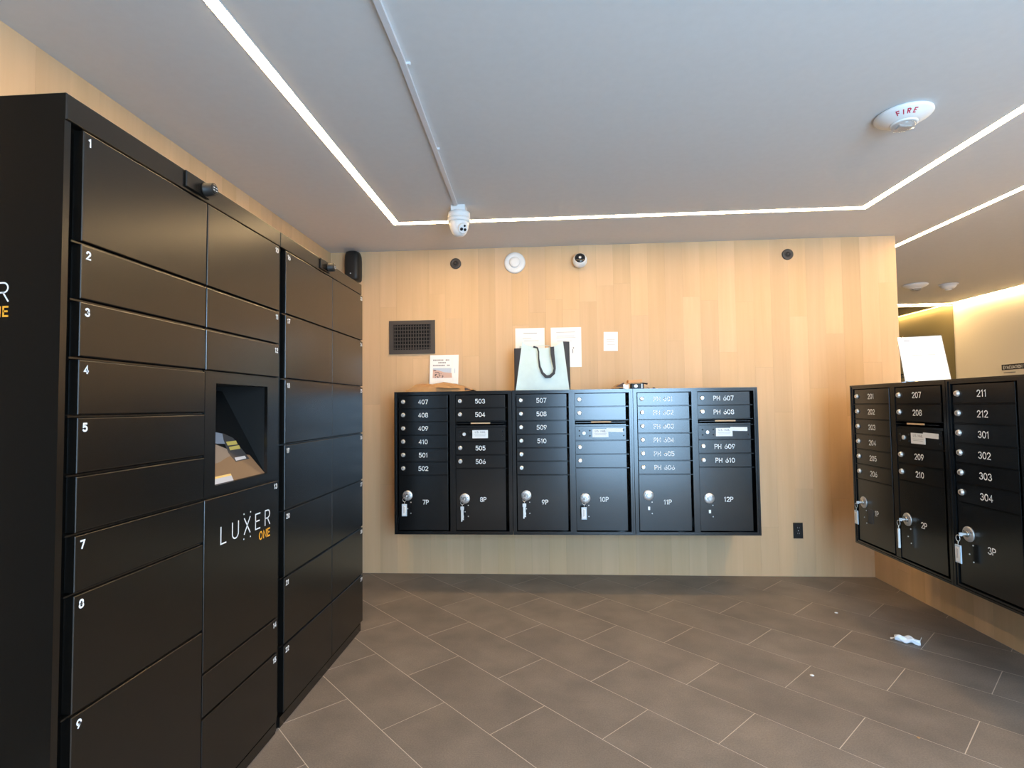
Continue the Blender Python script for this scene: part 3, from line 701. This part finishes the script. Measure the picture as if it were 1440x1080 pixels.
notice('white paper notice taped on the wood wall, right of the tote bag top', 0.035, 0.261, 1.525, 1.823, [(0.18,0.80,0.12,0.003),(0.2,0.78,0.22,0.002),(0.18,0.82,0.26,0.002),(0.2,0.7,0.34,0.002),(0.7,0.73,0.6,0.03),(0.72,0.76,0.52,0.012)])
notice('small white card taped on the wood wall, right of the larger notices', 0.426, 0.530, 1.640, 1.782, [(0.2,0.8,0.4,0.002),(0.2,0.75,0.5,0.0025),(0.25,0.8,0.66,0.002)], 0.02)

# rounded wall speaker in the corner
t = thing('wall_speaker', 'black rounded wall speaker high in the corner above the far locker', 'speaker', (-1.452, WY, 2.20))
def spk(u, v):
    a = 2*PI*u; prof = [(0.0, 0.0), (0.86, 0.0), (0.97, 0.012), (1.0, 0.05), (1.0, 0.15), (0.96, 0.19), (0.82, 0.216), (0.5, 0.226), (0.0, 0.228)]
    k, z = prof[min(int(round(v*8)), 8)]
    ex = 0.55
    cx = math.copysign(abs(math.cos(a))**ex, math.cos(a)); cy = math.copysign(abs(math.sin(a))**ex, math.sin(a))
    return (0.058*k*cx, -0.062 + 0.058*k*cy, z)
obj('housing', MB().grid(spk, 32, 8), M['black_plastic'], t)
obj('wall_plate', MB().box(-0.03, 0.03, -0.006, 0, 0.04, 0.17), M['black_plastic'], t)
obj('status_light', MB().box(-0.004, 0.004, -0.1235, -0.1195, 0.045, 0.049), M['white_print'], t)

# ------------------------------------------------------------------ ceiling fittings
# cable raceway leading to the camera
t = thing('cable_raceway', 'white plastic cable raceway running along the ceiling to the dome camera', 'cable cover', (0, 0, H))
pts = [(-0.470, -1.2), (-0.481, 1.77), (-0.500, 2.40), (-0.521, 3.10)]
for a, b in zip(pts, pts[1:]):
    d = Vector((b[0]-a[0], b[1]-a[1])).normalized(); n = Vector((-d.y, d.x))*0.0105
    poly = [(a[0]+n.x, a[1]+n.y), (a[0]-n.x, a[1]-n.y), (b[0]-n.x, b[1]-n.y+0.0), (b[0]+n.x, b[1]+n.y)]
    obj('raceway_length', MB().prism(poly, lambda x, y, q: (x, y, q), -0.014, -0.0004), M['raceway'], t)
for (x, y) in ((-0.466, 1.80), (-0.488, 2.42)):
    obj('clip', MB().box(x-0.006, x+0.009, y-0.005, y+0.005, -0.008, -0.0004).lathe([(0.003, -0.008), (0.003, -0.010)], (x+0.005, y, 0), 'z', 8), M['raceway'], t)

t = thing('dome_camera', 'white two-lens security camera hanging from the ceiling under the raceway', 'camera', (-0.512, 3.165, H))
obj('mount', MB().box(-0.042, 0.042, -0.045, 0.035, -0.040, -0.0004), M['white_plastic'], t)
obj('collar', MB().lathe([(0.060, -0.034), (0.066, -0.038), (0.066, -0.066), (0.063, -0.067), (0.063, -0.070), (0.067, -0.071), (0.067, -0.092), (0.062, -0.096)], (0,0,0), 'z', 36), M['white_plastic'], t)
obj('ball', MB().lathe([(0.059, -0.090), (0.058, -0.110), (0.053, -0.135), (0.044, -0.158), (0.028, -0.174), (0.010, -0.180)], (0,0,0), 'z', 36), M['white_plastic'], t)
fd = Vector((0.50, -0.70, -0.52)).normalized(); fu = fd.cross(Vector((0,0,1))).normalized(); fv = fu.cross(fd)
fc = Vector((0.014, -0.020, -0.128))
hd = obj('lens_plate', MB().lathe([(0.030, 0.020), (0.030, 0.034), (0.027, 0.038)], fc, (fu, fv, fd), 28), M['white_plastic'], t)
obj('lens', MB().lathe([(0.0095, 0.036), (0.0095, 0.041), (0.006, 0.042)], fc + fu*0.012 - fv*0.004, (fu, fv, fd), 18), M['black_glass'], hd)
obj('lens', MB().lathe([(0.0085, 0.036), (0.0085, 0.041), (0.005, 0.042)], fc - fu*0.011 - fv*0.004, (fu, fv, fd), 18), M['black_glass'], hd)
obj('sensor', MB().lathe([(0.0065, 0.036), (0.0065, 0.040), (0.004, 0.0405)], fc - fu*0.004 + fv*0.018, (fu, fv, fd), 14), M['black_glass'], hd)

def strobe(label, loc, R, word, group):
    t = thing('fire_strobe', label, 'fire alarm', loc, 0, group)
    k = R/0.105
    pr = [(0.098*k, -0.0005), (0.104*k, -0.004), (0.105*k, -0.010), (0.099*k, -0.018), (0.060*k, -0.040), (0.052*k, -0.042)]
    obj('housing', MB().lathe(pr, (0,0,0), 'z', 40), M['white_plastic'], t)
    obj('lens_rim', MB().lathe([(0.050*k, -0.041), (0.050*k, -0.047), (0.044*k, -0.048)], (0,0,0), 'z', 32), M['white_plastic'], t)
    obj('lens', MB().lathe([(0.043*k, -0.042), (0.043*k, -0.054), (0.037*k, -0.063), (0.020*k, -0.066)], (0,0,0), 'z', 32), M['clear'], t)
    obj('reflector', MB().box(-0.022*k, 0.022*k, -0.012*k, 0.012*k, -0.054, -0.0425), M['chrome'], t)
    if word:
        def fn(a, b):
            rr = (0.0735+b*1.05)*k; th = a/(0.086*k) - PI/2 - 0.42
            z = -0.018 + (0.099*k-rr)/(0.039*k)*-0.022 - 0.0006
            return (rr*math.cos(th), rr*math.sin(th), z)
        obj('lettering', stroke_text(word, 0.0165, 0.0040, fn, 0.85), M['red'], t, fix=False)
strobe('white round ceiling strobe lettered FIRE in red above the mail room', (1.502, 2.302, H), 0.105, 'FIRE', None)
strobe('white round ceiling strobe over the lobby, left of the plain detector', (3.793, 5.74, H), 0.110, None, None)
t = thing('ceiling_detector', 'white tapered ceiling detector over the lobby, right of the strobe', 'detector', (4.143, 5.78, H))
obj('base', MB().lathe([(0.085, -0.0005), (0.085, -0.008), (0.078, -0.012)], (0,0,0), 'z', 32), M['white_plastic'], t)
obj('body', MB().lathe([(0.074, -0.012), (0.060, -0.034), (0.048, -0.046), (0.040, -0.048)], (0,0,0), 'z', 32), M['white_plastic'], t)
obj('sensor_cap', MB().lathe([(0.030, -0.048), (0.028, -0.060), (0.018, -0.064)], (0,0,0), 'z', 24), M['white_plastic'], t)

# sign on the lobby's plaster wall
t = thing('wall_sign', 'small black framed sign reading EVACUATION PLAN on the beige lobby wall', 'sign', (EX, 6.262, 1.525), -PI/2)
obj('panel', MB().box(0, 0.62, -0.008, -0.0005, 0.0, 0.105), M['plaster'], t)
obj('band', MB().box(0, 0.62, -0.012, -0.008, 0.045, 0.105, 0.001), M['black_plastic'], t)
face_text('lettering', 'EVACUATION PLAN', 0.030, 0.006, 0.022, 0.058, -0.0126, M['white_print'], t, 0.24, 'l')
obj('small_print', MB().box(0.02, 0.17, -0.0084, -0.008, 0.012, 0.020), M['ink'], t)

# ------------------------------------------------------------------ things on the mailboxes
TOP = BZ+UH+0.0003
# tote bag
t = thing('tote_bag', 'mint canvas tote bag with charcoal sides and handles on the mailboxes', 'bag', (-0.030, 3.675, TOP))
bw, tw, bh = 0.183, 0.142, 0.345
def edge_top(u):                              # profile of the panel's top edge: high corners, low middle
    return bh - 0.048*math.sin(PI*u)**0.6
def front(u, v):
    zt = edge_top(u) if True else bh
    z = zt*v; wd = bw + (tw-bw)*v
    x = -wd + 2*wd*u + 0.004*v
    y = 0.075*v*0.9 - 0.012*math.sin(PI*u)*math.sin(PI*min(1, v*1.2)) + 0.004*math.sin(9*u+3*v)
    return (x, y, z)
def back(u, v):
    zt = bh-0.025-0.02*math.sin(PI*u); wd = bw + (tw-bw)*0.6*v
    return (-wd+2*wd*u, 0.15-0.03*v+0.004*math.sin(7*u), zt*v)
fp = obj('front_panel', MB().grid(front, 16, 16), M['mint'], t)
obj('back_panel', MB().grid(back, 12, 12), M['mint'], t)
obj('base', MB().grid(lambda u, v: (-bw+2*bw*u, 0.15*v, 0.0005), 4, 4), M['charcoal'], t)
for s in (-1, 1):
    def gus(u, v, s=s):
        f = front(0 if s < 0 else 1, v); b = back(0 if s < 0 else 1, v)
        h = bh - (0.045 if s < 0 else 0.004)
        out = s*(0.042 if s < 0 else 0.034)*math.sin(PI*min(1, u*1.3))*(0.30+0.9*v)
        return (f[0]*(1-u)+b[0]*u+out, f[1]*(1-u)+b[1]*u+0.002, min(h*v, f[2]*(1-u)+b[2]*u if s < 0 else h*v))
    obj('side_gusset', MB().grid(gus, 8, 12), M['charcoal'], t)
def strap(pts, name, m, wd):
    P = [Vector(p) for p in pts]; mb = MB(); vs = []
    for i, (p, ww) in enumerate(zip(P, wd)):
        a = P[max(i-1, 0)]; b = P[min(i+1, len(P)-1)]; d = (b-a).normalized(); n = Vector((d.z, 0, -d.x)).normalized()
        vs += [p-n*ww/2, p+n*ww/2, p+n*ww/2+Vector((0, 0.003, 0)), p-n*ww/2+Vector((0, 0.003, 0))]
    fs = []
    for i in range(len(P)-1):
        for k in range(4):
            l = (k+1) % 4; fs.append((i*4+k, i*4+l, i*4+4+l, i*4+4+k))
    fs += [(0,1,2,3), tuple(len(vs)-4+k for k in (3,2,1,0))]
    return obj(name, mb.add(vs, fs), m, t)
def yf(z): return 0.0675*z/bh - 0.019
strap([(-0.052, yf(.303), 0.303), (-0.032, yf(.297), 0.297), (-0.024, yf(.27)-.004, 0.270), (-0.023, yf(.22)-.006, 0.220), (-0.017, yf(.165)-.006, 0.165), (0.000, yf(.120)-.006, 0.120), (0.026, yf(.093)-.006, 0.093),
       (0.052, yf(.092)-.006, 0.094), (0.078, yf(.115)-.006, 0.117), (0.085, yf(.150)-.006, 0.150), (0.078, yf(.20)-.006, 0.20), (0.072, yf(.25)-.006, 0.25), (0.070, yf(.30)-.003, 0.302)], 'handle', M['charcoal'],
      [0.012, 0.012, 0.010, 0.010, 0.014, 0.018, 0.022, 0.022, 0.020, 0.016, 0.024, 0.027, 0.027])
obj('handle_stitch', MB().lathe([(0.007, 0), (0.007, -0.003)], (-0.054, yf(.303)-0.001, 0.303), 'y', 10), M['charcoal'], t)
# crossing handle of the back panel
obj('rear_handle', MB().tube([(-0.05, 0.118, 0.30), (-0.045, 0.114, 0.318), (0.0, 0.11, 0.322), (0.05, 0.112, 0.316), (0.055, 0.118, 0.30)], 0.006, 6, False, 0.35), M['mint'], t)

# padded kraft envelope
t = thing('padded_envelope', 'crumpled brown padded envelope lying on the mailboxes under the vent', 'envelope', (-0.745, 3.76, TOP))
def lerp_tab(tab, u):
    for (a, b), (c, d) in zip(tab, tab[1:]):
        if u <= c: return b+(d-b)*(u-a)/(c-a)
    return tab[-1][1]
ENV_TOP = [(0, 0.012), (0.04, 0.024), (0.13, 0.056), (0.3, 0.060), (0.55, 0.064), (0.68, 0.058), (0.85, 0.042), (0.94, 0.026), (1.0, 0.016)]
ENV_BOT = [(0, 0.008), (0.06, 0.006), (0.14, 0.0006), (0.9, 0.0006), (1.0, 0.010)]
def env(top):
    def f(u, v):
        q = (max(0.0, math.sin(PI*v))**0.45); lo = lerp_tab(ENV_BOT, u); hi = lerp_tab(ENV_TOP, u)
        wob = 0.0035*math.sin(11*u+2*v)+0.003*math.sin(23*u-9*v)+0.0035*abs(math.sin(13*v+9*u))-0.003*abs(math.sin(19*u-14*v))
        z = lo + ((hi-lo)*q + wob*q if top else 0.0)
        return (-0.232+0.464*u, -0.11+0.22*v+0.004*math.sin(14*u), max(z, 0.0006))
    return f
obj('upper_face', MB().grid(env(True), 32, 14), M['kraft'], t)
obj('lower_face', MB().grid(env(False), 28, 10), M['kraft'], t)
obj('folded_flap', MB().grid(lambda u, v: (-0.02+0.17*u, -0.116+0.03*v, 0.030+0.026*v*(1-u*0.75)-0.010*u+0.002*math.sin(9*u)), 10, 4), M['kraft'], t)
obj('dark_fold', MB().grid(lambda u, v: (0.185+0.045*u, -0.117+0.004*u, 0.006+0.020*(1-u)*v+0.006*u), 6, 3), M['dark_brown'], t)

# printed flyer leaning on the wall
t = thing('flyer', 'white printed flyer with a small landscape picture leaning behind the brown envelope', 'flyer', (-0.769, BY-0.055, TOP))
t.rotation_euler = (-math.radians(9.5), 0, 0)
fw_, fh_ = 0.109, 0.292
obj('sheet', MB().box(-fw_, fw_, 0, 0.0008, 0, fh_), M['paper'], t)
m = MB()
for z, a, b in ((0.252, -0.085, 0.038), (0.232, -0.045, 0.012), (0.211, -0.085, 0.042)):
    x = a
    while x < b:
        l = random.uniform(0.006, 0.012)
        if random.random() < 0.86: m.box(x, min(x+l, b), -0.0006, 0, z-0.005, z+0.005).box(x, x+0.002, -0.0007, 0, z-0.006, z+0.006)
        x += l+0.003
obj('print_lines', m, M['grey_ink'], t)
obj('picture_sky', MB().box(-0.085, 0.055, -0.0006, 0, 0.150, 0.190), M['sky_print'], t)
obj('picture_ground', MB().prism([(-0.085, 0.115), (0.062, 0.115), (0.058, 0.152), (0.0, 0.158), (-0.04, 0.172), (-0.085, 0.18)], lambda a, b, d: (a, d, b), -0.0009, 0), M['sand_print'], t)
m = MB()
for i in range(34):
    x = -0.083+random.random()*0.075; z = 0.117+random.random()*0.062*(1-(x+0.085)/0.12)
    m.box(x, x+random.uniform(0.004, 0.012), -0.0013, 0, z, z+random.uniform(0.002, 0.006))
obj('picture_trees', m, M['ink'], t)
obj('side_band', MB().prism([(0.066, 0.09), (0.074, 0.09), (0.064, 0.27), (0.050, 0.27)], lambda a, b, d: (a, d, b), -0.0006, 0), M['label_white'], t)
obj('side_mark', MB().box(0.078, 0.084, -0.0006, 0, 0.15, 0.185), M['sky_print'], t)

# torn packet and gadget on the right of the bag
t = thing('torn_packet', 'torn open tan packet with dark lining lying on the mailboxes right of the bag', 'packet', (0.490, 3.70, TOP))
obj('lower_sheet', MB().grid(lambda u, v: (-0.055+0.105*u, -0.06+0.13*v, 0.002+0.006*math.sin(PI*u)+0.003*math.sin(8*u+5*v)*u), 10, 6), M['dark_brown'], t)
obj('upper_sheet', MB().grid(lambda u, v: (-0.050+0.098*u, -0.055+0.13*v, 0.006+0.036*math.sin(PI*u*0.62)*(0.35+0.65*v)+0.003*math.sin(9*u+4*v)), 10, 6), M['kraft'], t)
obj('dark_flap', MB().add([(-0.030,-0.064,0.018),(0.028,-0.064,0.012),(0.026,-0.052,0.045),(-0.030,-0.060,0.0185),(0.028,-0.060,0.0125),(0.026,-0.048,0.0455)], [(0,1,2),(5,4,3),(0,3,4,1),(1,4,5,2),(2,5,3,0)]), M['dark_brown'], t)
obj('white_liner', MB().grid(lambda u, v: (0.020+0.036*u, -0.068+0.01*v, 0.001+0.030*v+0.003*math.sin(7*u)), 5, 5), M['tissue'], t)
t = thing('small_gadget', 'small black boxed gadget under an orange card on the mailboxes right of the bag', 'gadget', (0.607, 3.66, TOP))
obj('case', MB().box(-0.042, 0.040, -0.02, 0.05, 0.0003, 0.036, 0.003), M['black_plastic'], t)
obj('front_ring', MB().lathe([(0.013, -0.02), (0.013, -0.024), (0.009, -0.0245)], (-0.014, 0, 0.019), 'y', 18), M['steel'], t)
obj('white_strip', MB().box(0.022, 0.030, -0.0225, -0.02, 0.004, 0.034), M['label_white'], t)
oc = obj('orange_card', MB().prism([(-0.064, 0.0), (0.028, 0.004), (0.026, 0.024), (-0.062, 0.020)], lambda a, b, d: (a, d, 0.040+b), -0.028, 0.06), M['orange_card'], t)
obj('card_flap', MB().add([(0.028,-0.025,0.040),(0.066,-0.02,0.036),(0.070,0.03,0.030),(0.028,0.05,0.041),(0.028,-0.025,0.042),(0.066,-0.02,0.038),(0.070,0.03,0.032),(0.028,0.05,0.043)], [(0,1,2,3),(7,6,5,4),(0,4,5,1),(1,5,6,2),(2,6,7,3),(3,7,4,0)]), M['dark_brown'], t)
obj('orange_wing', MB().grid(lambda u, v: (0.046+0.034*u, -0.02+0.05*v, 0.002+0.024*(1-u)*(0.6+0.4*v)), 4, 4), M['orange_card'], t)
tag(obj('dark_crumb', MB().lathe([(0.003, 0.0), (0.010, 0.002), (0.008, 0.008), (0.002, 0.010)], (0, 0, 0), 'z', 9), M['dark_brown'], None, (0.716, 3.66, TOP)), 'tiny dark scrap on the mailboxes, right of the orange card', 'scrap')

# leaning notice in an acrylic holder on the half-wall mailboxes
RT = BZ-0.004+UH+0.0005
t = thing('sign_holder', 'clear slanted holder with a white letter notice on the half-wall mailboxes', 'notice', (1.975, 2.925, RT), -0.364)
ph = 0.50
def hold(a, b, d): return (a, d*math.cos(ph)+b*math.sin(ph), 0.004+b*math.cos(ph)-d*math.sin(ph))
obj('holder_back', MB().prism([(-0.100, 0.0), (0.100, 0.0), (0.100, 0.284), (-0.100, 0.284)], hold, 0.0015, 0.0035), M['acrylic'], t)
obj('holder_foot', MB().box(-0.100, 0.100, -0.002, 0.15, 0.0003, 0.0030), M['acrylic'], t)
ps = obj('sheet', MB().prism([(-0.097, 0.002), (0.097, 0.002), (0.097, 0.280), (-0.097, 0.280)], hold, 0.0004, 0.0012), M['paper'], t)
m = MB()
for (a, b, zf, th) in ((-0.072, -0.045, 0.254, 0.006), (-0.06, 0.035, 0.232, 0.002), (-0.068, 0.06, 0.216, 0.0022), (-0.068, 0.062, 0.209, 0.002), (-0.068, 0.058, 0.195, 0.002), (-0.066, 0.05, 0.188, 0.002), (-0.05, 0.055, 0.160, 0.003)):
    m.add([hold(a, zf, 0.0001), hold(b, zf, 0.0001), hold(b, zf+th, 0.0001), hold(a, zf+th, 0.0001)], [(0,1,2,3)])
obj('print_lines', m, M['grey_ink'], ps, fix=False)

# ------------------------------------------------------------------ litter on the floor
t = thing('crumpled_tissue', 'crumpled white tissue lying on the dark floor tiles by the half wall', 'tissue', (1.838, 2.955, 0.0), -0.42)
def tis(u, v):
    a = 2*PI*v; r = 0.016*(0.75+0.35*math.sin(PI*u)) * (1+0.25*math.sin(3*a+9*u)+0.15*math.sin(5*a-7*u))
    x = -0.055+0.105*u
    return (x, r*math.cos(a)*1.15 - 0.018*u, max(0.0006, 0.014+r*math.sin(a)*0.85+0.004*math.sin(12*u)))
obj('folded_body', MB().grid(tis, 18, 18), M['tissue'], t)
obj('raised_end', MB().grid(lambda u, v: (0.044+0.010*v+0.008*u, -0.026+0.040*u, 0.004+0.038*v*(1-0.4*u)+0.003*math.sin(9*u+4*v)), 7, 6), M['tissue'], t)
obj('torn_corner', MB().grid(lambda u, v: (-0.073+0.026*u, -0.010+0.020*v, 0.004+0.014*u*(1-0.5*v)+0.002*math.sin(8*v)), 5, 5), M['tissue'], t)
for x, y, r, lb, mt in ((1.680, 3.337, 0.010, 'tiny white scrap on the floor tiles near the outlet', 'tissue'), (1.183, 2.58, 0.010, 'tiny pale flattened scrap on the floor tiles mid room', 'paper'),
                        (1.347, 2.126, 0.006, 'tiny tan crumb on the floor tiles nearest the camera', 'kraft')):
    tag(obj('scrap', MB().lathe([(r*0.6, 0.0), (r, 0.001), (r*0.8, 0.003), (r*0.3, 0.004)], (0, 0, 0.0003), 'z', 7), M[mt], None, (x, y, 0)), lb, 'scrap', 'scraps on the floor')
